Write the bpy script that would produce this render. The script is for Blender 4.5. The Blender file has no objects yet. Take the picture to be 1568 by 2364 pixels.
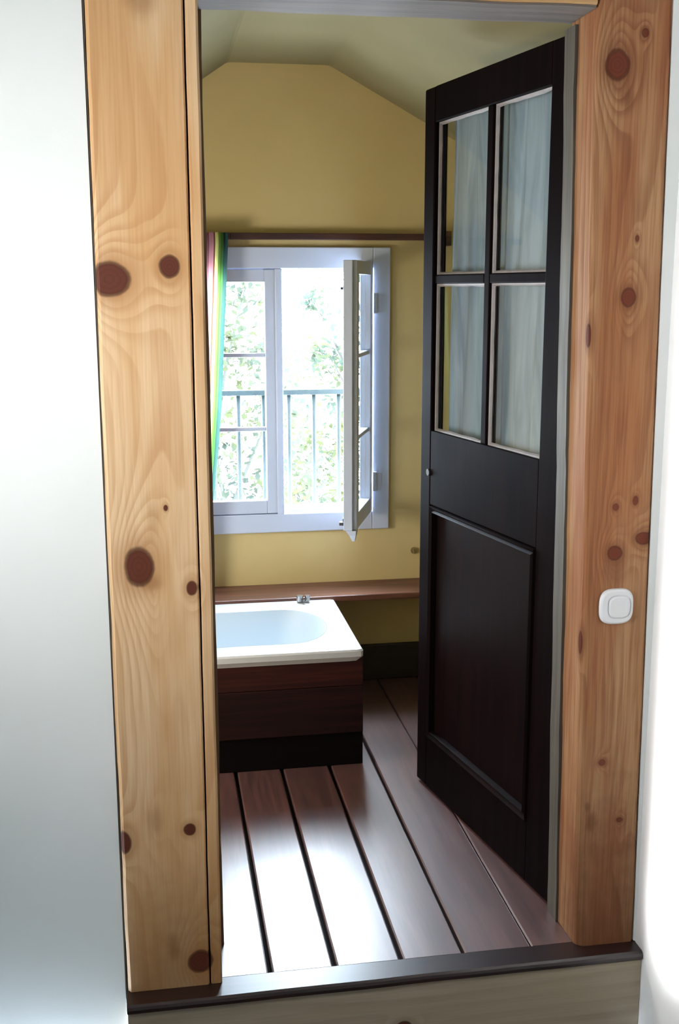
import bpy, bmesh, math, random
from mathutils import Vector, Matrix, noise
random.seed(7)
sc = bpy.context.scene
COL = sc.collection

# ------------------------------------------------------------ node helper
class NG:
    def __init__(s, name):
        s.m = bpy.data.materials.new(name); s.m.use_nodes = True
        s.t = s.m.node_tree; s.n = s.t.nodes; s.l = s.t.links
        s.n.clear()
        s.out = s.n.new('ShaderNodeOutputMaterial')
        s.tc = s.n.new('ShaderNodeTexCoord')
    def link(s, a, b): s.l.new(a, b)
    def _in(s, sock, v):
        if v is None: return
        if isinstance(v, bpy.types.NodeSocket): s.l.new(v, sock)
        else: sock.default_value = v
    def math(s, op, a, b=None, c=None, clamp=False):
        n = s.n.new('ShaderNodeMath'); n.operation = op; n.use_clamp = clamp
        s._in(n.inputs[0], a); s._in(n.inputs[1], b); s._in(n.inputs[2], c)
        return n.outputs[0]
    def vmath(s, op, a, b=None, c=None):
        n = s.n.new('ShaderNodeVectorMath'); n.operation = op
        s._in(n.inputs[0], a); s._in(n.inputs[1], b); s._in(n.inputs[2], c)
        return n
    def comb(s, x, y, z=0.0):
        n = s.n.new('ShaderNodeCombineXYZ'); s._in(n.inputs[0], x); s._in(n.inputs[1], y); s._in(n.inputs[2], z)
        return n.outputs[0]
    def sep(s, v):
        n = s.n.new('ShaderNodeSeparateXYZ'); s._in(n.inputs[0], v); return n.outputs
    def noise(s, v, scale=5, detail=2, rough=.5, dist=0):
        n = s.n.new('ShaderNodeTexNoise'); s._in(n.inputs['Vector'], v)
        n.inputs['Scale'].default_value = scale; n.inputs['Detail'].default_value = detail
        n.inputs['Roughness'].default_value = rough; n.inputs['Distortion'].default_value = dist
        return n.outputs['Fac']
    def smooth(s, v, a, b, lo=0., hi=1.):
        n = s.n.new('ShaderNodeMapRange'); n.interpolation_type = 'SMOOTHSTEP'
        s._in(n.inputs['Value'], v); n.inputs['From Min'].default_value = a; n.inputs['From Max'].default_value = b
        n.inputs['To Min'].default_value = lo; n.inputs['To Max'].default_value = hi
        return n.outputs['Result']
    def lin(s, v, a, b, lo=0., hi=1.):
        n = s.n.new('ShaderNodeMapRange'); s._in(n.inputs['Value'], v)
        n.inputs['From Min'].default_value = a; n.inputs['From Max'].default_value = b
        n.inputs['To Min'].default_value = lo; n.inputs['To Max'].default_value = hi
        return n.outputs['Result']
    def mix(s, f, a, b, mode='MIX'):
        n = s.n.new('ShaderNodeMix'); n.data_type = 'RGBA'; n.blend_type = mode
        s._in(n.inputs[0], f)
        s._in(n.inputs[6], c4(a)); s._in(n.inputs[7], c4(b))
        return n.outputs[2]
    def ramp(s, f, stops, interp='LINEAR'):
        n = s.n.new('ShaderNodeValToRGB'); s._in(n.inputs[0], f); r = n.color_ramp; r.interpolation = interp
        while len(r.elements) < len(stops): r.elements.new(.5)
        for e, (p, c) in zip(r.elements, stops): e.position = p; e.color = c4(c)
        return n.outputs[0]
    def bsdf(s, color, rough=.5, bump=None, bstr=.3, bdist=.002, **kw):
        b = s.n.new('ShaderNodeBsdfPrincipled'); s._in(b.inputs['Base Color'], c4(color)); s._in(b.inputs['Roughness'], rough)
        for k, v in kw.items(): s._in(b.inputs[k.replace('_', ' ')], v)
        if bump is not None:
            n = s.n.new('ShaderNodeBump'); n.inputs['Strength'].default_value = bstr; n.inputs['Distance'].default_value = bdist
            s._in(n.inputs['Height'], bump); s.link(n.outputs[0], b.inputs['Normal'])
        s.link(b.outputs[0], s.out.inputs[0]); return b
def c4(c):
    return tuple(c) + (1.,) if isinstance(c, (tuple, list)) and len(c) == 3 else c

def plain(name, col, rough=.5, var=.08, nscale=12, bstr=.0, metallic=0., **kw):
    g = NG(name); o = g.tc.outputs['Object']
    f = g.noise(o, nscale, 3)
    a = tuple(c * (1 - var) for c in col); b = tuple(min(1, c * (1 + var)) for c in col)
    c = g.mix(f, a, b)
    fine = g.noise(o, nscale * 14, 2)
    g.bsdf(c, rough, bump=fine if bstr else None, bstr=bstr, Metallic=metallic, **kw)
    return g.m

def pine(name, light, dark, pale, knots=(), blobs=(), F=26., axis='v', knotcol=(.115, .030, .016), seed=0., rough=.42, smears=(), spec=.3, fibre=.26):
    """knotty pine; u runs across the board, v along it, in metres"""
    g = NG(name); x, y, z = g.sep(g.tc.outputs['Object'])
    if axis == 'v': u, v = g.math('SUBTRACT', x, y), z
    else: u, v = g.math('SUBTRACT', z, y), x
    p = g.comb(u, v, seed)
    # warp of the growth rings
    wp = g.comb(g.math('MULTIPLY', u, 6.), g.math('MULTIPLY', v, .7), seed)
    w1 = g.math('SUBTRACT', g.noise(wp, 1., 2, .45), .5)
    ph = g.math('MULTIPLY_ADD', u, F, g.math('MULTIPLY', w1, 4.5))
    fw = g.noise(g.comb(g.math('MULTIPLY', u, 30.), g.math('MULTIPLY', v, 9.), seed), 1., 2)
    ph = g.math('MULTIPLY_ADD', g.math('SUBTRACT', fw, .5), .25, ph)
    core = None; halo = None; rings = None
    def dist(cx, cz, rx, rz):
        s = (1. / rx, 1. / rz, 0.)
        a = g.vmath('MULTIPLY_ADD', p, s, (-cx / rx, -cz / rz, 0.)).outputs[0]
        return g.vmath('LENGTH', a).outputs['Value']
    edge = g.math('MULTIPLY', g.math('SUBTRACT', g.noise(p, 38., 2), .5), .30)
    for (cx, cz, rx, rz) in knots:
        d = g.math('ADD', dist(cx, cz, rx, rz), edge)
        k = g.smooth(d, 1.12, .86)
        h = g.smooth(d, 2.6, .9)
        core = k if core is None else g.math('MAXIMUM', core, k)
        halo = h if halo is None else g.math('MAXIMUM', halo, h)
        rings = d if rings is None else g.math('MINIMUM', rings, d)
        # rings bend round the knot
        d2 = dist(cx, cz, rx * 2.1, rz * 3.0)
        e = g.math('EXPONENT', g.math('MULTIPLY', g.math('MULTIPLY', d2, d2), -1.))
        ph = g.math('MULTIPLY_ADD', e, 1.5 + min(3.5, rx * 110), ph)
    for (cx, cz, rx, rz, a) in blobs:      # cathedral figures
        d2 = dist(cx, cz, rx, rz)
        e = g.math('EXPONENT', g.math('MULTIPLY', d2, -1.3))
        ph = g.math('MULTIPLY_ADD', e, a, ph)
    s = g.math('FRACT', ph)
    # slow rise then sharp latewood line
    line = g.math('MULTIPLY', g.smooth(s, .25, .86), g.smooth(s, 1.0, .90))
    fib = g.noise(g.comb(g.math('MULTIPLY', u, 260.), g.math('MULTIPLY', v, 7.), seed), 1., 2, .6)
    big = g.noise(g.comb(g.math('MULTIPLY', u, 9.), g.math('MULTIPLY', v, 1.6), seed + 3), 1., 3, .55)
    base = g.mix(g.smooth(big, .36, .66), light, pale)
    lam = g.noise(g.comb(g.math('MULTIPLY', u, 14.), g.math('MULTIPLY', v, 2.2), seed + 9), 1., 2)
    amt = g.math('MULTIPLY', line, g.smooth(lam, .30, .70, .05, .50))
    c = g.mix(amt, base, dark)
    c = g.mix(g.smooth(fib, .35, .75, 0., fibre), c, dark)
    for (cx, cz, rx, rz, a) in smears:     # resin-red patches, plus a broad darker area towards the post feet
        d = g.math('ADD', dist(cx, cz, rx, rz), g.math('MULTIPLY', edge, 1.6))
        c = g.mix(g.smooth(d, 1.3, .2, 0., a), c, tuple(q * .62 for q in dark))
    if core is not None:
        c = g.mix(g.math('MULTIPLY', halo, .55), c, tuple(q * .85 for q in dark))
        rr = g.math('FRACT', g.math('MULTIPLY', rings, 3.3))
        kc = g.mix(g.smooth(rr, .2, .9, 0., .45), knotcol, tuple(q * .65 for q in knotcol))
        c = g.mix(core, c, kc)
        rim = g.math('MULTIPLY', g.smooth(rings, .8, 1.0), g.smooth(rings, 1.22, 1.04))
        c = g.mix(g.math('MULTIPLY', rim, .65), c, tuple(q * .35 for q in knotcol))
    hgt = g.math('ADD', g.math('MULTIPLY', fib, .6), g.math('MULTIPLY', line, -.4))
    g.bsdf(c, rough, bump=hgt, bstr=.12, bdist=.001, Specular_IOR_Level=spec)
    return g.m

def darkwood(name, light, dark, axis='x', rough=.35, coat=0., crough=.31, bstr=.15, seed=0., Fu=60., Fv=3., **kw):
    g = NG(name); x, y, z = g.sep(g.tc.outputs['Object'])
    if axis == 'x': u, v, w = z, x, y
    elif axis == 'y': u, v, w = x, y, z
    else: u, v, w = x, z, y
    p = g.comb(g.math('MULTIPLY', u, Fu), g.math('MULTIPLY', v, Fv), g.math('MULTIPLY_ADD', w, Fu, seed))
    f = g.noise(p, 1., 4, .6, .6)
    big = g.noise(g.comb(g.math('MULTIPLY', u, 8.), g.math('MULTIPLY', v, 1.4), seed), 1., 2)
    c = g.mix(g.smooth(f, .3, .7), dark, light)
    c = g.mix(g.smooth(big, .35, .7, 0., .55), c, dark)
    rg = g.math('ADD', g.math('MULTIPLY', g.noise(g.comb(g.math('MULTIPLY', u, 14.), g.math('MULTIPLY', v, 4.), seed + 4), 1., 3), .22), rough - .11)
    g.bsdf(c, rg, bump=f, bstr=bstr, bdist=.001, Coat_Weight=coat, Coat_Roughness=crough, **kw)
    return g.m

# ------------------------------------------------------------ mesh helpers
def obj(name, bm, mat, parent=None, smooth=False, bevel=0., seg=2, label=None):
    me = bpy.data.meshes.new(name); bmesh.ops.recalc_face_normals(bm, faces=bm.faces); bm.to_mesh(me); bm.free()
    o = bpy.data.objects.new(name, me); COL.objects.link(o)
    if isinstance(mat, (list, tuple)):
        for m in mat: me.materials.append(m)
    else: me.materials.append(mat)
    if parent is not None:
        o.parent = parent
    if smooth:
        for p in me.polygons: p.use_smooth = True
    if bevel:
        b = o.modifiers.new('bevel', 'BEVEL'); b.width = bevel; b.segments = seg; b.limit_method = 'ANGLE'; b.angle_limit = math.radians(40)
        b.harden_normals = False
    if label: o['label'] = label
    return o
def box(bm, x0, x1, y0, y1, z0, z1, M=None):
    vs = [bm.verts.new(v) for v in [(x0,y0,z0),(x1,y0,z0),(x1,y1,z0),(x0,y1,z0),(x0,y0,z1),(x1,y0,z1),(x1,y1,z1),(x0,y1,z1)]]
    for f in [(0,1,2,3),(7,6,5,4),(0,4,5,1),(1,5,6,2),(2,6,7,3),(3,7,4,0)]: bm.faces.new([vs[i] for i in f])
    if M is not None:
        for v in vs: v.co = M @ v.co
    return vs
def boxes(*bs, M=None):
    bm = bmesh.new()
    for b in bs: box(bm, *b, M=M)
    return bm
def loft(secs, caps=True):
    bm = bmesh.new(); R = [[bm.verts.new(p) for p in s] for s in secs]
    for a, b in zip(R, R[1:]):
        n = len(a)
        for i in range(n): bm.faces.new([a[i], a[(i+1) % n], b[(i+1) % n], b[i]])
    if caps: bm.faces.new(R[0][::-1]); bm.faces.new(R[-1])
    return bm
def cyl(bm, a, b, r, n=16, r2=None):
    a, b = Vector(a), Vector(b); d = (b - a).normalized(); r2 = r if r2 is None else r2
    t = Vector((0,0,1)) if abs(d.z) < .9 else Vector((1,0,0)); e = d.cross(t).normalized(); f = d.cross(e)
    A = [bm.verts.new(a + (e*math.cos(k*2*math.pi/n) + f*math.sin(k*2*math.pi/n))*r) for k in range(n)]
    B = [bm.verts.new(b + (e*math.cos(k*2*math.pi/n) + f*math.sin(k*2*math.pi/n))*r2) for k in range(n)]
    for i in range(n): bm.faces.new([A[i], A[(i+1)%n], B[(i+1)%n], B[i]])
    bm.faces.new(A[::-1]); bm.faces.new(B)
def empty(name, loc=(0,0,0)):
    o = bpy.data.objects.new(name, None); o.empty_display_size = .05; COL.objects.link(o); o.location = loc; return o
def tag(o, label, cat, group=None):
    o['label'] = label; o['category'] = cat
    if group: o['group'] = group
    return o
def struct(o): o['kind'] = 'structure'; return o
def local(parent, *a, **k):
    """part given in world coordinates under a moved empty"""
    o = obj(*a, parent=parent, **k); o.location = -Vector(parent.location); return o

# ------------------------------------------------------------ materials
def wallpaint(name, c1, c2, bstr=.25):
    g = NG(name); o = g.tc.outputs['Object']
    f = g.noise(o, 2.2, 4, .55); n = g.noise(o, 90, 3, .6); n2 = g.noise(o, 9, 3)
    c = g.mix(g.smooth(f, .3, .7), c1, c2)
    g.bsdf(c, .85, bump=g.math('ADD', g.math('MULTIPLY', n, .5), n2), bstr=bstr, bdist=.002)
    return g.m
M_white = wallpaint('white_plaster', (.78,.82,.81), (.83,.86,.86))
M_white_lit = wallpaint('lit_white_plaster', (.93,.94,.94), (.95,.96,.96))  # white plaster again, paler: stronger light on the side wall put in colour
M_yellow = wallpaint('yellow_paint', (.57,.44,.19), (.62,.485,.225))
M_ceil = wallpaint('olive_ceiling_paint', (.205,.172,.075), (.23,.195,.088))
KL = [(-.072,1.347,.033,.027),(.030,1.368,.016,.018),(-.040,.845,.024,.033),(.052,.801,.009,.013),
      (.010,.950,.0035,.005),(.035,.330,.0105,.011),(-.090,.314,.014,.021),(.047,.052,.022,.022)]
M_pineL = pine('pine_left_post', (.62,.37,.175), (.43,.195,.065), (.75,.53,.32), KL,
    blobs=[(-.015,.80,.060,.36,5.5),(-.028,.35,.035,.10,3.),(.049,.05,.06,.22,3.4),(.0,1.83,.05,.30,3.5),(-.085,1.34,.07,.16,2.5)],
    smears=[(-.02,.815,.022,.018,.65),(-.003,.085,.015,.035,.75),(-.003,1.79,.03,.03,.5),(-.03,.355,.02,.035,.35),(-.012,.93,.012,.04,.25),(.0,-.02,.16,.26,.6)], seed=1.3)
KR = [(.818,1.714,.021,.024),(.860,1.314,.013,.016),(.871,1.419,.0035,.0055),(.855,.923,.0055,.0065),(.894,.934,.005,.008),
      (.858,.833,.014,.013),(.914,.860,.015,.011),(.852,.404,.0065,.006),(.895,.277,.006,.0045),(.776,1.245,.009,.020),(.785,.651,.008,.022),(.867,1.769,.006,.007)]
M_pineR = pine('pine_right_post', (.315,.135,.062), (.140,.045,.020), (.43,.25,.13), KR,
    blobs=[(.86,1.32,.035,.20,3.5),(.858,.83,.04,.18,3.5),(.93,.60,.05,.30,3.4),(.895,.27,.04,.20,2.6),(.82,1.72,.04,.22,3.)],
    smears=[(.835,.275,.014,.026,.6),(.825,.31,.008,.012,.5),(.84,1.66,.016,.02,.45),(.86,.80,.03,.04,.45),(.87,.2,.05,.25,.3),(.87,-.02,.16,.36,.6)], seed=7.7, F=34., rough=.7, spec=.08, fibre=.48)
M_pineH = pine('pine_lintel', (.56,.33,.14), (.40,.19,.07), (.66,.44,.22), [], F=30., axis='h', seed=4.)
M_pineS = pine('pale_pine_riser', (.42,.35,.25), (.31,.245,.17), (.48,.40,.30), [(-.109+.030,.446,.010,.014)], F=34., axis='h', seed=11., knotcol=(.10,.035,.02))
M_greywood = darkwood('weathered_grey_wood', (.13,.115,.085), (.06,.05,.04), axis='z', rough=.7, seed=3.)
M_greyh = darkwood('grey_soffit_wood', (.20,.165,.14), (.11,.09,.075), axis='x', rough=.7, seed=3.5)  # greyer, darker tone than the lintel above it
M_stop = darkwood('dark_stop_wood', (.17,.095,.035), (.08,.045,.018), axis='z', rough=.6, seed=5.)
M_door = darkwood('dark_door_wood', (.0075,.0030,.0032), (.0035,.0019,.0023), axis='z', rough=.62, seed=8., Fu=45., Fv=2., Specular_IOR_Level=.025)
M_panel = darkwood('dark_door_panel_wood', (.0105,.0036,.0036), (.0045,.0023,.0026), axis='z', rough=.46, seed=9., Fu=45., Fv=2., Specular_IOR_Level=.05)
M_floor = darkwood('dark_varnished_floor_wood', (.165,.070,.060), (.085,.038,.036), axis='y', rough=.40, seed=2., Fu=55., Fv=4., bstr=.40, coat=1., crough=.345, Coat_IOR=1.95, Specular_IOR_Level=.75)
M_sill = darkwood('dark_sill_wood', (.030,.010,.008), (.012,.005,.005), axis='x', rough=.36, seed=6., coat=.6, crough=.34, Coat_IOR=1.6, Specular_IOR_Level=.3)
M_sub = plain('dark_gap', (.012,.011,.012), .9)
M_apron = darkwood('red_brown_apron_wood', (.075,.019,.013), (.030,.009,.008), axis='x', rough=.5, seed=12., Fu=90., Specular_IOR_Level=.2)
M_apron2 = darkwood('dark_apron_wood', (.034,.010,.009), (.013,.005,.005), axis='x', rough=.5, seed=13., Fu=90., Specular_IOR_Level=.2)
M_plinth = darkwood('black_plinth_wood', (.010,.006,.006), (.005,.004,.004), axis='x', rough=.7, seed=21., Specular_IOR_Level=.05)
M_ledge = darkwood('brown_ledge_wood', (.19,.075,.045), (.085,.032,.018), axis='x', rough=.42, seed=14., Fu=50.)
M_skirt = darkwood('dark_skirting_wood', (.026,.013,.011), (.012,.007,.006), axis='x', rough=.55, seed=15.)
M_rail = darkwood('dark_rail_wood', (.085,.022,.012), (.03,.009,.006), axis='x', rough=.5, seed=16.)
M_enamel = plain('white_enamel', (.80,.83,.86), .12, .01, 3, Coat_Weight=.4, Coat_Roughness=.05)
M_basin = plain('pale_blue_basin', (.55,.65,.73), .5, .01, 3)
M_chrome = plain('chrome', (.30,.30,.30), .30, .03, 20, metallic=1.)
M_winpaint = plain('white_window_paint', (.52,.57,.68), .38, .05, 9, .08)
M_revpaint = plain('white_outer_reveal', (.8,.82,.84), .7, .05, 5, .2)
M_putty = plain('pale_putty', (.30,.275,.275), .6, .25, 40, .4)
M_plastic = plain('white_plastic', (.82,.84,.87), .28, .01, 5)
M_iron = plain('dark_green_iron', (.022,.034,.031), .55, .2, 30)
M_irondark = plain('dark_latch_metal', (.03,.03,.035), .45, .2, 30)
M_dull = plain('dull_metal', (.06,.06,.065), .6, .2, 40)
M_brass = plain('pale_brass', (.38,.30,.14), .45, .15, 40, metallic=.6)
def glassmat(name, tint=(.90,.92,.93)):
    g = NG(name); t = g.n.new('ShaderNodeBsdfTransparent'); t.inputs[0].default_value = c4(tint)
    r = g.n.new('ShaderNodeBsdfGlossy'); r.inputs['Roughness'].default_value = .02
    geo = g.n.new('ShaderNodeNewGeometry')
    c = g.math('ABSOLUTE', g.vmath('DOT_PRODUCT', geo.outputs['Normal'], geo.outputs['Incoming']).outputs['Value'])
    fr = g.math('MULTIPLY_ADD', g.math('POWER', g.math('SUBTRACT', 1., c, clamp=True), 5.), .96, .04)
    m = g.n.new('ShaderNodeMixShader'); g.link(fr, m.inputs[0]); g.link(t.outputs[0], m.inputs[1]); g.link(r.outputs[0], m.inputs[2])
    g.link(m.outputs[0], g.out.inputs[0]); return g.m
M_glass = glassmat('window_glass')
M_dglass = glassmat('door_glass', (.93,.95,.94))
def sc_(g, c, k):
    n = g.vmath('SCALE', c); n.inputs['Scale'].default_value = k
    return n.outputs[0]
def cloth(name, colsock, g, transl=.5, dk=1., tk=1.):
    d = g.n.new('ShaderNodeBsdfDiffuse'); t = g.n.new('ShaderNodeBsdfTranslucent'); m = g.n.new('ShaderNodeMixShader')
    g.link(colsock if dk == 1. else sc_(g, colsock, dk), d.inputs[0]); g.link(colsock if tk == 1. else sc_(g, colsock, tk), t.inputs[0]); m.inputs[0].default_value = transl
    g.link(d.outputs[0], m.inputs[1]); g.link(t.outputs[0], m.inputs[2]); g.link(m.outputs[0], g.out.inputs[0]); return g.m
def striped():
    g = NG('striped_curtain_cloth'); u = g.sep(g.tc.outputs['UV'])[0]
    s = g.math('MULTIPLY', g.math('FRACT', g.math('MULTIPLY', u, 1/.16)), .16)
    cols = [(0,(.018,.040,.032)),(.013,(.05,.13,.03)),(.022,(.11,.20,.04)),(.030,(.44,.42,.14)),(.040,(.12,.035,.02)),(.044,(.36,.15,.16)),(.058,(.18,.05,.06)),(.061,(.34,.16,.16)),(.078,(.42,.30,.14)),(.1,(.16,.04,.05)),(.13,(.2,.3,.1))]
    n = g.n.new('ShaderNodeValToRGB'); g.link(g.math('MULTIPLY', s, 1/.16), n.inputs[0]); r = n.color_ramp; r.interpolation = 'CONSTANT'
    while len(r.elements) < len(cols): r.elements.new(.5)
    for e, (p, c) in zip(r.elements, cols): e.position = p/.16; e.color = c4(c)
    return cloth('striped', n.outputs[0], g, .6, .25, 2.1)
M_stripe = striped()
def sheer():
    g = NG('pale_door_curtain_cloth'); x, y, z = g.sep(g.tc.outputs['Object'])
    w = g.noise(g.comb(g.math('MULTIPLY', y, 22.), g.math('MULTIPLY', z, 2.2), 0.), 1., 3, .6, .8)
    th = g.noise(g.comb(g.math('MULTIPLY', y, 900.), g.math('MULTIPLY', z, 900.), 0.), 1., 1)
    c = g.mix(g.smooth(w, .3, .7), (.36,.47,.64), (.60,.75,.97))
    c = g.mix(g.math('MULTIPLY', th, .2), c, (.5,.56,.6))
    return cloth('sheer', c, g, .45)
M_sheer = sheer()
def leafmat(name, c1, c2):
    g = NG(name); f = g.noise(g.tc.outputs['Object'], 3., 2)
    return cloth(name, g.mix(g.smooth(f, .35, .65), c1, c2), g, .45)
M_leafA = leafmat('leaf_mint', (.030,.037,.031), (.038,.041,.020))
M_leafB = leafmat('leaf_yellow_green', (.039,.042,.018), (.028,.038,.030))
M_bark = plain('bark', (.03,.03,.025), .9, .3, 20, .4)

# ------------------------------------------------------------ the room shell
H = 2.0
# floor of planks (separate boards in one floor mesh, open gaps between them)
bm = bmesh.new()
gaps = [(-.9,.004),(-.73,.008),(-.59,.008),(-.46,.008),(-.33,.009),(-.20,.009),(-.075,.009),(.055,.009),(.185,.0095),(.315,.0105),(.4515,.0100),(.581,.0075),(.725,.0030),(.865,.003),(1.0,.004),(1.14,.005),(1.28,.006),(1.42,.006),(1.56,.006),(1.72,.006)]
for k, ((a, wa), (b, wb)) in enumerate(zip(gaps, gaps[1:])):
    n = 14; e = .0015; y0, y1 = .020, 1.66
    rows = []
    for i in range(n + 1):
        y = y0 + (y1 - y0) * i / n
        la = a + wa/2 + .0012*noise.noise(Vector((k*3.1, y*6, 0))); lb = b - wb/2 + .0012*noise.noise(Vector((k*3.1 + 9, y*6, 2)))
        cup = -.0008
        rows.append([bm.verts.new(v) for v in [(la, y, -.022),(la, y, -.003),(la+.003, y, -.0002),((la+lb)/2, y, cup+.0008),(lb-.003, y, -.0002),(lb, y, -.003),(lb, y, -.022)]])
    for r0, r1 in zip(rows, rows[1:]):
        for i in range(6): bm.faces.new([r0[i], r0[i+1], r1[i+1], r1[i]])
    bm.faces.new(rows[0])
fl = struct(obj('floor', bm, M_floor))
struct(obj('floor_subfloor', boxes((-.9,1.72,.02,1.66,-.06,-.022)), M_sub, parent=fl))

# back gable wall with window hole
WX0, WX1, WZ0, WZ1 = .035, .755, .545, 1.455
BW = 1.65; BT = .24
bm = boxes((-.9,WX0,BW,BW+BT,-.06,1.2),(WX1,1.72,BW,BW+BT,-.06,1.2),(WX0,WX1,BW,BW+BT,-.06,WZ0))
def prism(bm, pts, y0, y1):
    a = [bm.verts.new((x, y0, z)) for x, z in pts]; b = [bm.verts.new((x, y1, z)) for x, z in pts]; n = len(pts)
    bm.faces.new(a); bm.faces.new(b[::-1])
    for i in range(n): bm.faces.new([a[i], b[i], b[(i+1)%n], a[(i+1)%n]])
def gz(x):
    return 2.012 + .04 if .25 <= x <= .566 else (2.052 - (.25 - x)*.66 if x < .25 else 2.052 - (x - .566)*.53)
prism(bm, [(-.9,1.2),(WX0,1.2),(WX0,WZ1),(WX0,gz(WX0)),(-.9,gz(-.9))][0:2] + [(WX0,gz(WX0)),(-.9,gz(-.9))], BW, BW+BT)
prism(bm, [(WX0,WZ1),(WX1,WZ1),(WX1,gz(WX1)),(.566,gz(.566)),(.25,gz(.25)),(WX0,gz(WX0))], BW, BW+BT)
prism(bm, [(WX1,1.2),(1.72,1.2),(1.72,gz(1.72)),(WX1,gz(WX1))], BW, BW+BT)
struct(obj('wall_back', bm, M_yellow))
# ceiling: flat strip between two slopes
t = .04
bm = bmesh.new()
P = [(-.9, 2.012-(1.15)*.66), (.235,2.002), (.242,2.007), (.252,2.0112), (.275,2.012), (.545,2.012), (.563,2.0112), (.575,2.0068), (.59,1.999), (1.72, 2.012-1.154*.53)]
Q = [(x, z + .06) for x, z in P]
prism(bm, P + Q[::-1], .1345, BW)
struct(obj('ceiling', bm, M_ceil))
struct(obj('wall_left', boxes((-.96,-.9,.07,BW+BT,-.06,1.4)), M_yellow))
struct(obj('wall_right', boxes((1.72,1.78,.07,BW+BT,-.06,1.6)), M_yellow))
# partition between hall and bathroom (plaster white on the hall face, yellow behind)
bm = boxes((-.95,-.0975,.010,.068,-.2,2.4),(.9455,1.78,.010,.068,-.2,2.4),(-.0975,.945,.010,.134,2.021,2.4))
struct(obj('wall_front', bm, M_white))
bm = bmesh.new()
prism(bm, [(-.9,-.06),(-.0975,-.06),(-.0975,1.76),(-.9,1.25)], .069, .134)
prism(bm, [(.945,-.06),(1.72,-.06),(1.72,1.38),(.945,1.79)], .069, .134)
struct(obj('wall_front_inner', bm, M_yellow))
# the hall we stand in
struct(obj('wall_side', boxes((.9445,1.05,-3.2,.009,-.2,2.4)), M_white_lit))
struct(obj('wall_hall_left', boxes((-1.03,-.95,-3.2,.07,-.2,2.4)), M_white))
struct(obj('wall_hall_rear', boxes((-1.03,1.05,-3.28,-3.2,-.2,2.4)), M_white))
hf = struct(obj('floor_hall', boxes((-.95,.944,-3.2,-.036,-.24,-.2)), M_sill))
struct(obj('ceiling_hall', boxes((-1.03,1.05,-3.28,.13,2.4,2.46)), M_white))
# shadow gap edge bead against the left post
struct(obj('trim_1', boxes((-.0975,-.0945,.012,.06,-.02,2.0)), M_greywood))

# skirting
struct(obj('baseboard_back', boxes((-.9,1.72,BW-.020,BW-.0005,0.0005,.126)), M_skirt, bevel=.004))
# ------------------------------------------------------------ door frame timbers
def wob(z, s, a=.0018): return a * noise.noise(Vector((s*7.3, z*4.5, s))) + a*.5*noise.noise(Vector((s*3.1, z*17, s)))
secs = []
N = 46
for i in range(N + 1):
    z = .0005 + 2.02 * i / N
    xl = -.0925 + wob(z, 1) - .0015*math.sin(z*1.7); xr = .0645 + wob(z, 2, .0012); c = .006
    secs.append([(xl, c+.001, z), (xl + c, 0, z), (xr - .003, 0, z), (xr, .004, z), (xr, .130, z), (xl, .130, z)])
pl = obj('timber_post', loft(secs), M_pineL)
tag(pl, 'light orange knotty pine post beside the white plaster wall, left of the doorway', 'post')
secs = []
for i in range(N + 1):
    z = .0005 + 2.02 * i / N
    xl = .0675 + wob(z, 2, .0012); xr = .0890 + wob(z, 4, .0010); c = .004
    secs.append([(xl, .004, z), (xl + .0025, .0015, z), (xr - c, .0015, z), (xr, .0015 + c, z), (xr, .130, z), (xl, .130, z)])
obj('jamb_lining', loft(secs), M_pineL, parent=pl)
secs = []
for i in range(N + 1):
    z = .0005 + 1.8085 * i / N
    xr = .1000 + wob(z, 5, .0016)
    secs.append([(.060, .1305, z), (xr, .1305, z), (xr, .150, z), (.060, .150, z)])
obj('door_stop', loft(secs), M_stop, parent=pl, label='dark brown stained stop strip at the back edge')
# right post leans a little
secs = []
def L(a, b, z): return a + (b - a) * z / 1.82
for i in range(N + 1):
    z = .0005 + 2.02 * i / N
    bi = L(.811, .781, z); fi = L(.815, .779, z); fo = L(.829, .799, z); r = L(.9395, .9165, z)
    fi += wob(z, 11, .002); fo += wob(z, 12, .0025); r += wob(z, 13, .002)
    secs.append([(bi, .130, z), (fi, .014, z), (fi + .004, .007, z), (fo, .0005, z), (fo + .006, 0, z), (r - .006, 0, z), (r, .006, z), (r, .130, z)])
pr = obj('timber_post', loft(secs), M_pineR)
tag(pr, 'reddish knotty pine post with chamfered edge, right of the doorway, carrying the light switch', 'post')
# side plaster fills the wedge between the leaning post and the wall
secs = []
for i in range(N + 1):
    z = .0005 + 1.80 * i / N
    xf = L(.8065, .775, z) + wob(z, 21, .0022); yf = .098 + wob(z, 22, .006)
    secs.append([(xf, yf, z), (xf - .001, .146, z), (xf + .03, .146, z), (xf + .03, yf, z)])
obj('rebate_strip', loft(secs), M_greywood, parent=pr, label='weathered grey strip at the back edge where the door hangs')
secs = []
for i in range(11):
    z = .001 + 2.0 * i / 10
    xr = L(.9405, .9175, z)
    secs.append([(xr, .0015, z), (.9442, .0005, z), (.9442, .0095, z), (xr, .0095, z)])
struct(obj('trim_2', loft(secs), M_white))
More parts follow.
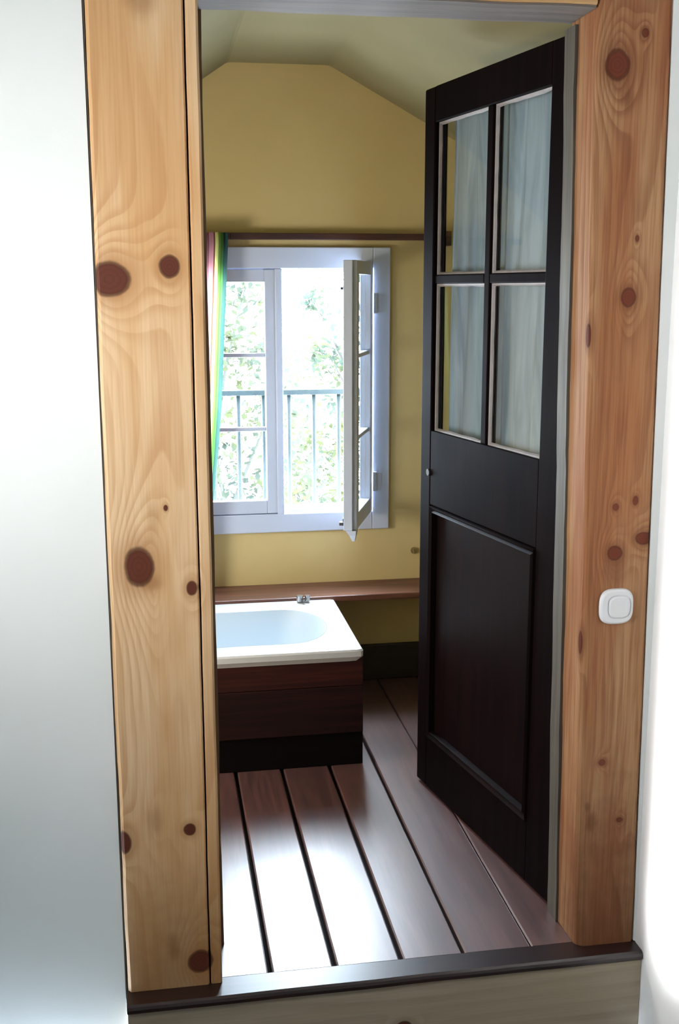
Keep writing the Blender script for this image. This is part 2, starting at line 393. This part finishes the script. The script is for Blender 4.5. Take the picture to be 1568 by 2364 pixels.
# lintel
secs = []
for i in range(25):
    x = .0895 + (.778 - .0895) * i / 24
    zb = 1.8085 + .0015*noise.noise(Vector((x*9, 0, 4)))
    secs.append([(x, .003, zb + .0065), (x, .006, zb + .0042), (x, .128, zb + .0042), (x, .128, 2.02), (x, .003, 2.02)])
ln = obj('timber_lintel', loft(secs), M_pineH)
tag(ln, 'pale pine lintel beam across the top of the doorway between both posts', 'beam')
secs = []
for i in range(25):
    x = .0895 + (.778 - .0895) * i / 24
    zb = 1.8085 + .0015*noise.noise(Vector((x*9, 0, 4)))
    secs.append([(x, .0075, zb), (x, .128, zb), (x, .128, zb + .004), (x, .0075, zb + .004)])
obj('soffit_board', loft(secs), M_greyh, parent=ln, label='grey underside board')
# sill and riser
secs = []
for i in range(31):
    x = -.0935 + (.9435 + .0935) * i / 30
    yf = -.0455 + .0022*noise.noise(Vector((x*7, 1, 1))) + .006*(x/.94)*.8
    zt = 0.
    prof = [(yf + .006, -.019), (yf, -.015), (yf - .0005, -.008), (yf + .002, -.003), (yf + .007, zt), (.0185, zt), (.0185, -.020)]
    secs.append([(x, a, b) for a, b in prof])
sl = obj('threshold_sill', loft(secs), M_sill)
tag(sl, 'dark varnished wooden threshold board with rounded nose under both pine posts', 'threshold')
secs = []
for i in range(31):
    x = -.0935 + (.9435 + .0935) * i / 30
    y = -.034 + .001*noise.noise(Vector((x*5, 2, 1)))
    secs.append([(x, y, -.1995), (x, y, -.0205), (x, .004, -.0205), (x, .004, -.1995)])
rs = obj('step_riser', loft(secs), M_pineS)
tag(rs, 'pale greyish pine board with a knot, below the dark threshold', 'step')

# ------------------------------------------------------------ the bathroom door
h0 = Vector((.813, .1475, 0)); dv = Vector((-.197, .98, 0)).normalized(); nv = Vector((-dv.y, dv.x, 0))  # nv towards viewer side
MD = Matrix.Identity(4)
for i, c in enumerate((dv, -nv, Vector((0,0,1)))):
    for j in range(3): MD[j][i] = c[j]
MD.translation = h0       # local: u along leaf, w = thickness away from viewer, z up
door = empty('door_1'); struct(door)
def dpart(name, bm, mat, **k):
    for v in bm.verts: v.co = MD @ v.co
    par = k.pop('parent', door)
    return obj(name, bm, mat, parent=par, **k)
T = .036; DW = .700; D0, D1 = .006, 1.807
GU0, GU1, GZ0, GZ1 = .112, .640, .976, 1.724
dpart('stile', boxes((0, GU0, 0, T, D0, D1)), M_door, bevel=.003)
dpart('stile', boxes((GU1, DW, 0, T, D0, D1)), M_door, bevel=.005, seg=3)
dpart('top_rail', boxes((GU0, GU1, .0003, T, GZ1, D1)), M_door, bevel=.002)
dpart('lock_rail', boxes((GU0, GU1, .0003, T, .785, GZ0)), M_door, bevel=.002)
dpart('bottom_rail', boxes((GU0, GU1, .0003, T, D0, .150)), M_door, bevel=.002)
dpart('panel', boxes((GU0, GU1, .012, T-.010, .150, .785)), M_panel)
# raised moulding round the lower panel
bm = bmesh.new()
def mould(bm, u0, u1, z0, z1, w, d0, d1):
    prof = [(0, d0), (.15*w, d1), (.55*w, d1*.6 + d0*.4), (.8*w, d1*.9 + d0*.1), (w, d0 + .004)]
    R = []
    for t_, d in prof:
        R.append([bm.verts.new(p) for p in [(u0+t_, d, z0+t_), (u1-t_, d, z0+t_), (u1-t_, d, z1-t_), (u0+t_, d, z1-t_)]])
    for a, b in zip(R, R[1:]):
        for i in range(4): bm.faces.new([a[i], a[(i+1)%4], b[(i+1)%4], b[i]])
mould(bm, GU0+.0005, GU1-.0005, .1505, .7845, .022, .0115, -.004)
dpart('panel_moulding', bm, M_panel)
# glazing bars
UM0, UM1, ZM0, ZM1 = .356, .382, 1.342, 1.364
dpart('glazing_bar', boxes((UM0, UM1, .004, T-.004, GZ0, GZ1)), M_door, bevel=.003)
dpart('glazing_bar', boxes((GU0, UM0, .004, T-.004, ZM0, ZM1)), M_door, bevel=.003)
dpart('glazing_bar', boxes((UM1, GU1, .004, T-.004, ZM0, ZM1)), M_door, bevel=.003)
for (u0, u1) in ((GU0, UM0), (UM1, GU1)):
    for (z0, z1) in ((GZ0, ZM0), (ZM1, GZ1)):
        gp = dpart('glass_pane', boxes((u0, u1, .017, .020, z0, z1)), M_dglass)
        bm = bmesh.new(); w = .0062; a, b = .0105, .0168
        def strip(p, q, nrm, L_):
            n = max(4, int(L_/.025)); rows = []
            for i in range(n + 1):
                f = i/n; c = p.lerp(q, f); ww = w*(1 + .35*noise.noise(Vector((c.x*60, c.z*60, 1))))
                rows.append([bm.verts.new(c + Vector((0, a, 0))), bm.verts.new(c + nrm*ww*.55 + Vector((0, a + .0015, 0))), bm.verts.new(c + nrm*ww + Vector((0, b, 0))), bm.verts.new(c + Vector((0, b, 0)))])
            for r0, r1 in zip(rows, rows[1:]):
                for i in range(4): bm.faces.new([r0[i], r0[(i+1)%4], r1[(i+1)%4], r1[i]])
            bm.faces.new(rows[0]); bm.faces.new(rows[-1][::-1])
        V = lambda u, z: Vector((u, 0, z))
        strip(V(u0, z0), V(u0, z1), Vector((1,0,0)), z1-z0); strip(V(u1, z0), V(u1, z1), Vector((-1,0,0)), z1-z0)
        strip(V(u0, z0), V(u1, z0), Vector((0,0,1)), u1-u0); strip(V(u0, z1), V(u1, z1), Vector((0,0,-1)), u1-u0)
        ob = dpart('putty_bead', bm, M_putty, parent=gp, label='pale painted putty line around the glass')
# lock and keyhole
lk = dpart('lock', boxes((.694, .7035, .004, .030, .825, .893)), M_irondark, bevel=.003, label='dark metal lock plate on the free edge')
bm = bmesh.new(); cyl(bm, (.648, .001, .868), (.648, -.004, .868), .009, 20); 
kh = dpart('keyhole', bm, M_dull, bevel=.001, label='small worn metal keyhole plate')
# door curtain behind the panes
bm = bmesh.new(); rows = []
nu, nz = 120, 40
for j in range(nz + 1):
    z = .93 + (1.752 - .93)*j/nz; row = []
    for i in range(nu + 1):
        f = i/nu; ue = .628 + .010*(z - .93)/.8 + .004*math.sin(z*9)
        u = .030 + (ue - .030)*f
        ph = f*2*math.pi*9 + 1.2*noise.noise(Vector((f*5, z*1.5, 0)))*3
        w = T + .014 + .004*math.sin(ph) + .006*noise.noise(Vector((f*7 + z*1.3, z*2.2, 3)))
        row.append(bm.verts.new(MD @ Vector((u, w, z))))
    rows.append(row)
for a, b in zip(rows, rows[1:]):
    for i in range(nu): bm.faces.new([a[i], a[i+1], b[i+1], b[i]])
dc = obj('door_curtain', bm, M_sheer, smooth=True)
tag(dc, 'pale grey translucent curtain hung behind the four glass panes of the dark door', 'curtain')

# ------------------------------------------------------------ light switch
def rsq(cx, cz, hx, hz, y, n=40, e=3.2):
    out = []
    for k in range(n):
        t_ = 2*math.pi*k/n; c, s = math.cos(t_), math.sin(t_)
        out.append((cx + hx*math.copysign(abs(c)**(2/e), c), y, cz + hz*math.copysign(abs(s)**(2/e), s)))
    return out
sw = empty('light_switch', (.8635, -.0005, .728))
tag(sw, 'round-cornered white push light switch on the reddish right-hand post', 'light switch')
cx, cz = .8635, .728
pb = local(sw, 'plate', loft([rsq(cx,cz,.0335,.0345,-.0006), rsq(cx,cz,.0345,.0355,-.003), rsq(cx,cz,.0335,.0345,-.008), rsq(cx,cz,.030,.031,-.0105), rsq(cx+.004,cz,.0235,.0235,-.0108), rsq(cx+.004,cz,.0225,.0225,-.0085)]), M_plastic, smooth=False, bevel=.0008)
local(sw, 'button', loft([rsq(cx+.004,cz,.0212,.0212,-.008), rsq(cx+.004,cz,.0212,.0212,-.0125), rsq(cx+.004,cz,.019,.019,-.0142), rsq(cx+.005,cz,.010,.010,-.0138)]), M_plastic)

# ------------------------------------------------------------ window
win = empty('window_1'); struct(win)
def wp(name, bm, mat, **k): return obj(name, bm, mat, parent=k.pop('parent', win), **k)
OX0, OX1, OZ0, OZ1 = .085, .705, .598, 1.394
y0, y1 = 1.632, 1.690
bm = boxes((.030,OX0,y0,y1,.536,1.461),(OX1,.762,y0,y1,.536,1.461),(OX0,OX1,y0,y1,OZ1,1.461),(OX0,OX1,y0,y1,.536,OZ0))
wp('frame', bm, M_winpaint, bevel=.003)
# slim stop bead step inside the frame
bm = boxes((OX0,OX0+.014,1.672,y1,OZ0,OZ1),(OX1-.014,OX1,1.672,y1,OZ0,OZ1),(OX0+.014,OX1-.014,1.672,y1,OZ1-.010,OZ1),(OX0+.014,OX1-.014,1.672,y1,OZ0,OZ0+.012))
wp('frame_stop', bm, M_winpaint)
# outer reveal lining and sloping outer sill
e0, e1 = 1.6905, 1.889
bm = boxes((WX0+.0005,WX0+.02,e0,e1,.56,WZ1-.001),(WX1-.030,WX1-.0005,e0,e1,.56,WZ1-.001),(WX0+.02,WX1-.03,e0,e1,WZ1-.03,WZ1-.001))
wp('outer_reveal', bm, M_revpaint)
bm = loft([[(x,e0,.560),(x,e0,.596),(x,1.93,.572),(x,1.93,.545),(x,e1,.546)] for x in (WX0+.001, WX1-.001)])
wp('outer_sill', bm, M_revpaint)
def sash(parent, x0, x1, z0, z1, ya, yb, stL, stR, rT, rB, bars, M=None, ub=.013):
    k = dict(M=M) if M is not None else {}
    wp('stile', boxes((x0, x0+stL, ya, yb, z0, z1), **k), M_winpaint, bevel=.003, parent=parent)
    wp('stile', boxes((x1-stR, x1, ya, yb, z0, z1), **k), M_winpaint, bevel=.003, parent=parent)
    wp('rail', boxes((x0+stL, x1-stR, ya+.001, yb-.001, z1-rT, z1), **k), M_winpaint, bevel=.002, parent=parent)
    wp('rail', boxes((x0+stL, x1-stR, ya+.001, yb-.001, z0, z0+rB), **k), M_winpaint, bevel=.002, parent=parent)
    for zb in bars:
        wp('glazing_bar', boxes((x0+stL, x1-stR, ya+.006, yb-.006, zb-ub/2, zb+ub/2), **k), M_winpaint, bevel=.002, parent=parent)
    ym = (ya+yb)/2
    wp('glass_pane', boxes((x0+stL, x1-stR, ym-.0015, ym+.0015, z0+rB, z1-rT), **k), M_glass, parent=parent)
sl_ = empty('left_sash'); sl_.name = 'window_sash'; sl_.parent = win
sash(sl_, .087, .400, .600, 1.392, 1.637, 1.671, .040, .048, .040, .044, (1.121, .881))
wp('astragal', boxes((.385, .408, 1.629, 1.637, .597, 1.394)), M_winpaint, bevel=.003, parent=sl_)
# open sash: hinge axis at (HX,HY); local x = 0 at hinge, grows to the free edge
HX, HY = .704, 1.628
ang = math.atan2(1.628 - 1.327, .704 - .596)      # direction hinge -> free edge
d2 = Vector((-math.cos(ang), -math.sin(ang), 0)); n2 = Vector((d2.y, -d2.x, 0))   # n2: outer side
if n2.x > 0: n2 = -n2
MS = Matrix.Identity(4)
for j in range(3): MS[j][0] = d2[j]; MS[j][1] = n2[j]; MS[j][2] = (0,0,1)[j]
MS.translation = Vector((HX, HY, 0))
sr_ = empty('window_sash'); sr_.parent = win
sr_['label'] = 'open right-hand sash swung into the room'
sash(sr_, .004, .318, .600, 1.414, 0.0, .036, .040, .040, .040, .050, (1.130, .880), M=MS)
bm = loft([[MS @ Vector(p) for p in q] for q in (
    [(.3185, .012, .600), (.3185, .040, .600), (.329, .040, .600), (.329, .012, .600)],
    [(.3185, .012, 1.414), (.3185, .040, 1.414), (.329, .040, 1.414), (.329, .012, 1.414)])])
wp('meeting_strip', bm, M_winpaint, bevel=.002, parent=sr_)
bm = loft([[MS @ Vector(p) for p in q] for q in (
    [(.309, .006, .566), (.309, .014, .566), (.322, .014, .566), (.322, .006, .566)],
    [(.300, .002, .585), (.300, .022, .585), (.3275, .022, .585), (.3275, .002, .585)],
    [(.290, .001, .5995), (.290, .034, .5995), (.328, .034, .5995), (.328, .001, .5995)])])
wp('stile_foot', bm, M_winpaint, parent=sr_)
bm = bmesh.new(); box(bm, .296, .312, .0365, .056, .612, .622, M=MS); box(bm, .300, .308, .0365, .046, .622, .634, M=MS)
wp('latch', bm, M_irondark, parent=sr_)
bm = bmesh.new(); box(bm, .298, .310, .0365, .052, 1.328, 1.336, M=MS); box(bm, .298, .304, .0365, .044, 1.336, 1.350, M=MS)
wp('latch', bm, M_irondark, parent=sr_)
for zc in (.70, 1.285):
    bm = bmesh.new(); cyl(bm, (HX+.007, 1.624, zc-.032), (HX+.007, 1.624, zc+.032), .0075, 14); box(bm, HX+.010, HX+.030, 1.628, 1.6325, zc-.028, zc+.028)
    wp('hinge', bm, M_winpaint)

# ------------------------------------------------------------ railing outside
rl = empty('balcony_railing', (.4, 1.95, .56))
tag(rl, 'dark green iron railing with thin upright bars outside the window', 'railing')
local(rl, 'top_rail', boxes((-.25,.95,1.936,1.964,.963,.982)), M_iron, bevel=.002)
local(rl, 'bottom_rail', boxes((-.25,.95,1.944,1.956,.556,.566)), M_iron, bevel=.002)
for k in range(-7, 6):
    xx = .464 + .0895*k
    bm = bmesh.new(); cyl(bm, (xx, 1.95, .566), (xx, 1.95, .966), .0078, 10)
    local(rl, 'baluster', bm, M_iron, smooth=True)

# ------------------------------------------------------------ curtain rail, curtain
cr = obj('curtain_rail', boxes((.245,.935,1.618,1.6495,1.4835,1.5035),(.935,.955,1.600,1.6495,1.466,1.512),(-.30,.245,1.618,1.6495,1.4835,1.5035)), M_rail, bevel=.002)
tag(cr, 'thin dark red-brown wooden rail across the yellow wall above the window', 'curtain rail')
bm = bmesh.new(); uvl = bm.loops.layers.uv.new('UVMap'); rows = []
nu, nz = 150, 60
XR = [(.36,.150),(.39,.152),(.60,.163),(.81,.190),(1.02,.2085),(1.353,.229),(1.47,.236),(1.505,.236)]
def xr_(z):
    for (a, xa), (b, xb) in zip(XR, XR[1:]):
        if z <= b: return xa + (xb - xa)*max(0, (z-a))/(b-a)
    return XR[-1][1]
for j in range(nz + 1):
    z = .372 + (1.502 - .372)*j/nz; row = []
    for i in range(nu + 1):
        f = i/nu; x = -.22 + (xr_(z) + .22)*f
        amp = .011 + .004*(1.5 - z)
        yy = 1.575 + amp*math.sin(f*2*math.pi*8.4 + 1.6*noise.noise(Vector((f*4, z, 0)))) + .003*noise.noise(Vector((f*20, z*4, 1)))
        row.append((bm.verts.new((x + .0015*noise.noise(Vector((z*8, f*3, 5))), yy, z)), (xr_(1.5) + .22)*(1 - f), z))
    rows.append(row)
for a, b in zip(rows, rows[1:]):
    for i in range(nu):
        q = [a[i], a[i+1], b[i+1], b[i]]; f = bm.faces.new([v[0] for v in q])
        for lp, v in zip(f.loops, q): lp[uvl].uv = (v[1], v[2])
ct = obj('window_curtain', bm, M_stripe, smooth=True)
tag(ct, 'green, yellow and burgundy striped curtain gathered at the left of the window', 'curtain')

# ------------------------------------------------------------ ledge + hook
lg = obj('wooden_ledge', boxes((-.895,1.715,1.4665,1.6499,.3335,.354)), M_ledge, bevel=.004)
tag(lg, 'brown wooden ledge along the yellow wall under the window, behind the bathtub', 'shelf')
hk = bmesh.new(); cyl(hk, (.853,1.6495,.452), (.853,1.6435,.452), .011, 18); cyl(hk, (.853,1.644,.452), (.850,1.622,.448), .0035, 10); cyl(hk, (.850,1.622,.448), (.846,1.620,.462), .003, 10)
tag(obj('wall_hook', hk, M_brass), 'small pale hook low on the yellow wall next to the door edge', 'hook')

# ------------------------------------------------------------ bathtub
tub = empty('bathtub', (-.1, 1.2, 0))
tag(tub, 'white rectangular bathtub with oval basin and dark wooden front panel under the window', 'bathtub')
TX0, TX1, TY0, TY1, TZ = -.86, .5475, .945, 1.4655, .345
NN = 720
def rrect(x0, x1, y0, y1, r, z, n=NN):
    cx, cy = (x0+x1)/2, (y0+y1)/2; out = []
    for k in range(n):
        t_ = 2*math.pi*k/n; c, s = math.cos(t_), math.sin(t_)
        hx, hy = (x1-x0)/2, (y1-y0)/2
        m_ = min(hx/abs(c) if abs(c) > 1e-6 else 9, hy/abs(s) if abs(s) > 1e-6 else 9)
        px, py = c*m_, s*m_
        # round the corner
        qx, qy = hx - r, hy - r
        if abs(px) > qx and abs(py) > qy:
            ex, ey = abs(px)-qx, abs(py)-qy; l_ = math.hypot(ex, ey)
            if l_ > 1e-9: ex, ey = ex*r/l_, ey*r/l_
            px, py = math.copysign(qx+ex, px), math.copysign(qy+ey, py)
        out.append((cx+px, cy+py, z))
    return out
BCX, BCY = -.155, 1.205
def stad(ins, z, xr=.480, xl=-.79):
    # long oval: straight sides, elliptic ends
    x1, x0 = xr - ins, xl + ins; ry = .170 - ins; rx = .125 - ins*.4
    out = []
    cx = (x0+x1)/2; hx = (x1-x0)/2
    for k in range(NN):
        t_ = 2*math.pi*k/NN
        # direction matched to the rectangle sampling
        c, s = math.cos(t_), math.sin(t_)
        hX, hY = (TX1-TX0)/2, (TY1-TY0)/2
        m_ = min(hX/abs(c) if abs(c) > 1e-6 else 9, hY/abs(s) if abs(s) > 1e-6 else 9)
        px, py = c*m_/hX, s*m_/hY          # on unit square
        X = px*hx
        if abs(X) > hx - rx or abs(px) > .999:
            # on the end: use elliptical arc by angle
            if abs(px) > .999: a_ = math.asin(max(-1, min(1, py)))*.62
            else:
                f_ = (abs(X) - (hx - rx))/rx; a_ = math.copysign(math.pi/2 - f_*(math.pi/2)*.38, py)
            if abs(px) > .999: a_ = py*(math.pi/2)*.62
            out.append((cx + math.copysign(hx - rx + rx*math.cos(a_), px), BCY + ry*math.sin(a_), z))
        else: out.append((cx + X, BCY + math.copysign(ry, py), z))
    return out
def tubmesh():
    secs = [rrect(TX0+.012,TX1-.012,TY0+.012,TY1-.006,.01,.300), rrect(TX0+.004,TX1-.002,TY0+.003,TY1,.012,.3215),
            rrect(TX0,TX1,TY0,TY1,.012,.325), rrect(TX0,TX1,TY0,TY1,.012,TZ-.005), rrect(TX0+.004,TX1-.004,TY0+.004,TY1-.002,.012,TZ),
            stad(-.006, TZ), stad(-.001, TZ-.0015)]
    return loft([list(s) for s in secs], caps=False)
def basinmesh():
    secs = [stad(0., TZ-.0015), stad(.003, TZ-.008), stad(.012, TZ-.06), stad(.03, TZ-.15), stad(.05, TZ-.22), stad(.075, TZ-.245), stad(.12, TZ-.25)]
    bm = loft([list(s) for s in secs], caps=False)
    bm.verts.ensure_lookup_table(); bm.faces.new(bm.verts[-NN:])
    return bm
tb = local(tub, 'tub_body', tubmesh(), M_enamel, smooth=True)
for p in tb.data.polygons: p.use_smooth = True
local(tub, 'basin', basinmesh(), M_basin, smooth=True, label='pale blue oval basin')
e_ = tb.modifiers.new('es', 'EDGE_SPLIT'); e_.split_angle = math.radians(35)
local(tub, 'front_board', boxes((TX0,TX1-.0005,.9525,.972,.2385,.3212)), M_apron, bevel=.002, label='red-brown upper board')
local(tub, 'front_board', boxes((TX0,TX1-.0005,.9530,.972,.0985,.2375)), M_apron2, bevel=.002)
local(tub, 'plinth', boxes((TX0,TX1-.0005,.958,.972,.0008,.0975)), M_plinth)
local(tub, 'end_board', boxes((TX1-.020,TX1,.9725,1.4640,.0008,.3212)), M_apron2)
bm = bmesh.new()
box(bm, .424, .462, 1.438, 1.458, .3455, .3500)
cyl(bm, (.4325,1.443,.350), (.4325,1.443,.368), .0105, 18); cyl(bm, (.4565,1.443,.350), (.4565,1.443,.368), .0085, 18)
cyl(bm, (.443,1.449,.352), (.443,1.420,.356), .0042, 12)
local(tub, 'tap', bm, M_chrome, label='small chrome tap at the back of the rim')

# ------------------------------------------------------------ trees outside
def tree(name, label, base, hgt, clusters, mat, nleaf, ls, seed):
    rnd = random.Random(seed)
    tr = empty(name, base); tag(tr, label, 'tree', None)
    bx, by, bz = base
    top = Vector((bx, by, bz + hgt)); bm = bmesh.new()
    cyl(bm, (bx, by, bz), (bx + .1, by, bz + hgt*.55), .11, 10, .07); cyl(bm, (bx + .1, by, bz + hgt*.55), top, .07, 10, .02)
    lb = bmesh.new()
    for (cx, cy, cz, r) in clusters:
        c = Vector((cx, cy, cz)); st = Vector((bx + .08, by, max(bz + 1., cz - 1.2)))
        pts = [st, st.lerp(c, .5) + Vector((rnd.uniform(-.1,.1), rnd.uniform(-.1,.1), .1)), c]
        cyl(bm, pts[0], pts[1], .022, 7, .014); cyl(bm, pts[1], pts[2], .014, 7, .006)
        for q in range(3):
            e = c + Vector((rnd.gauss(0,1), rnd.gauss(0,1), rnd.gauss(0,.8)))*r*.8
            cyl(bm, pts[1].lerp(c, rnd.random()), e, .005, 5, .002)
        for q in range(int(nleaf*min(1., (r/.3)**2))):
            p = c + Vector((rnd.gauss(0,.5), rnd.gauss(0,.5), rnd.gauss(0,.42)))*r
            ax = Vector((rnd.uniform(-1,1), rnd.uniform(-1,1), rnd.uniform(-1,.4))).normalized()
            sd = ax.cross(Vector((rnd.uniform(-1,1), rnd.uniform(-1,1), 1))).normalized(); s = ls*rnd.uniform(.6, 1.3)
            v = [lb.verts.new(p), lb.verts.new(p + ax*s*.5 + sd*s*.28), lb.verts.new(p + ax*s), lb.verts.new(p + ax*s*.5 - sd*s*.28)]
            lb.faces.new(v)
    local(tr, 'trunk', bm, M_bark, smooth=True)
    local(tr, 'foliage', lb, mat)
    return tr
tree('leafy_tree', 'pale green tree seen through the railing, nearer the closed left sash', (.25, 5.2, -3.2), 4.4,
     [(.55,5.0,.95,.32),(.75,5.3,.55,.30),(.35,5.1,.35,.35),(.60,5.4,1.35,.22),(.85,5.1,.15,.30),(.2,5.2,1.1,.3),(.55,5.2,-.05,.35),(.3,5.0,1.55,.2)], M_leafA, 260, .06, 3)
tree('leafy_tree', 'yellow-green tree seen between the open sash and the railing bars', (1.75, 6.6, -3.2), 4.9,
     [(1.55,6.4,.45,.40),(1.25,6.3,.15,.35),(1.75,6.4,.05,.4),(1.35,6.6,.80,.25),(1.7,6.5,.95,.3),(1.2,6.4,1.25,.14),(1.45,6.6,-.35,.4),(1.33,6.3,1.62,.16),(1.55,6.3,1.42,.12),(1.75,6.5,-.4,.4),(1.05,6.4,-.25,.3)], M_leafB, 330, .065, 5)

# ------------------------------------------------------------ light
w = bpy.data.worlds.new('sky'); sc.world = w; w.use_nodes = True
nt = w.node_tree; nt.nodes.clear()
bg = nt.nodes.new('ShaderNodeBackground'); wo = nt.nodes.new('ShaderNodeOutputWorld'); nt.links.new(bg.outputs[0], wo.inputs[0])
bg.inputs[0].default_value = (.74,.87,1.0,1); bg.inputs[1].default_value = 54.
def area(name, loc, target, sx, sy, power, col, portal=False, spread=None):
    ld = bpy.data.lights.new(name, 'AREA'); ld.shape = 'RECTANGLE'; ld.size = sx; ld.size_y = sy; ld.energy = power; ld.color = col
    if portal: ld.cycles.is_portal = True
    o = bpy.data.objects.new(name, ld); COL.objects.link(o); o.location = loc
    o.rotation_euler = (Vector(target) - Vector(loc)).to_track_quat('-Z', 'Y').to_euler()
    if spread: ld.spread = spread
    return o
area('window_portal', (.395, 1.895, 1.0), (.395, 0, 1.0), .72, .92, 1., (1,1,1), portal=True)
# daylight of the hall's own window, on the left behind the camera
area('hall_window_light', (-.94, -.85, 1.30), (.2, -.1, 1.28), .5, .5, 17.5, (1.,.99,.97), spread=math.radians(112))
area('side_wall_fill_light', (-.94, -.135, 1.0), (.944, -.145, 1.0), .08, 1.9, 4.0, (1.,1.,1.), spread=math.radians(7))  # unseen narrow strip lamp, added to whiten the right side wall
# unseen fill lamp added at the left wall to brighten the bathroom
area('bathroom_side_fill_light', (-.86, .75, .85), (.6, 1.5, .55), .5, .5, 24., (1.,.97,.92))

# ------------------------------------------------------------ camera
X = Vector((.98645, -.03403+.0, .1604)); 
f = 2550.; W, Hh = 1568, 2364
Yw = Vector((352 - W/2, 668 - Hh/2, f)).normalized()
r = math.radians(.1); Xw = Vector((math.cos(r), -math.sin(r), 0)); Xw = (Xw - Yw*Xw.dot(Yw)).normalized()
Dw = Yw.cross(Xw)
if Dw.y < 0: Dw = -Dw
# rows: world axes in image axes (right, down, forward)
A = (Xw, Yw, -Dw)
right = Vector((A[0][0], A[1][0], A[2][0])); down = Vector((A[0][1], A[1][1], A[2][1])); fwd = Vector((A[0][2], A[1][2], A[2][2]))
mw = Matrix.Identity(4)
for j in range(3): mw[j][0] = right[j]; mw[j][1] = -down[j]; mw[j][2] = -fwd[j]
mw.translation = Vector((0, -1.946, 1.33))
cd = bpy.data.cameras.new('camera'); cam = bpy.data.objects.new('camera', cd); COL.objects.link(cam)
cd.sensor_fit = 'VERTICAL'; cd.sensor_height = 24.; cd.sensor_width = 24.; cd.lens = 24.*f/Hh; cd.clip_start = .02; cd.clip_end = 100
cam.matrix_world = mw
sc.camera = cam
sc.view_settings.view_transform = 'Standard'; sc.view_settings.look = 'None'; sc.view_settings.gamma = 1.; sc.view_settings.exposure = 0.
sc.view_settings.use_curve_mapping = False
sc.cycles.use_denoising = True
sc.cycles.max_bounces = 10; sc.cycles.diffuse_bounces = 6; sc.cycles.transparent_max_bounces = 16
sc.cycles.sample_clamp_indirect = 8.
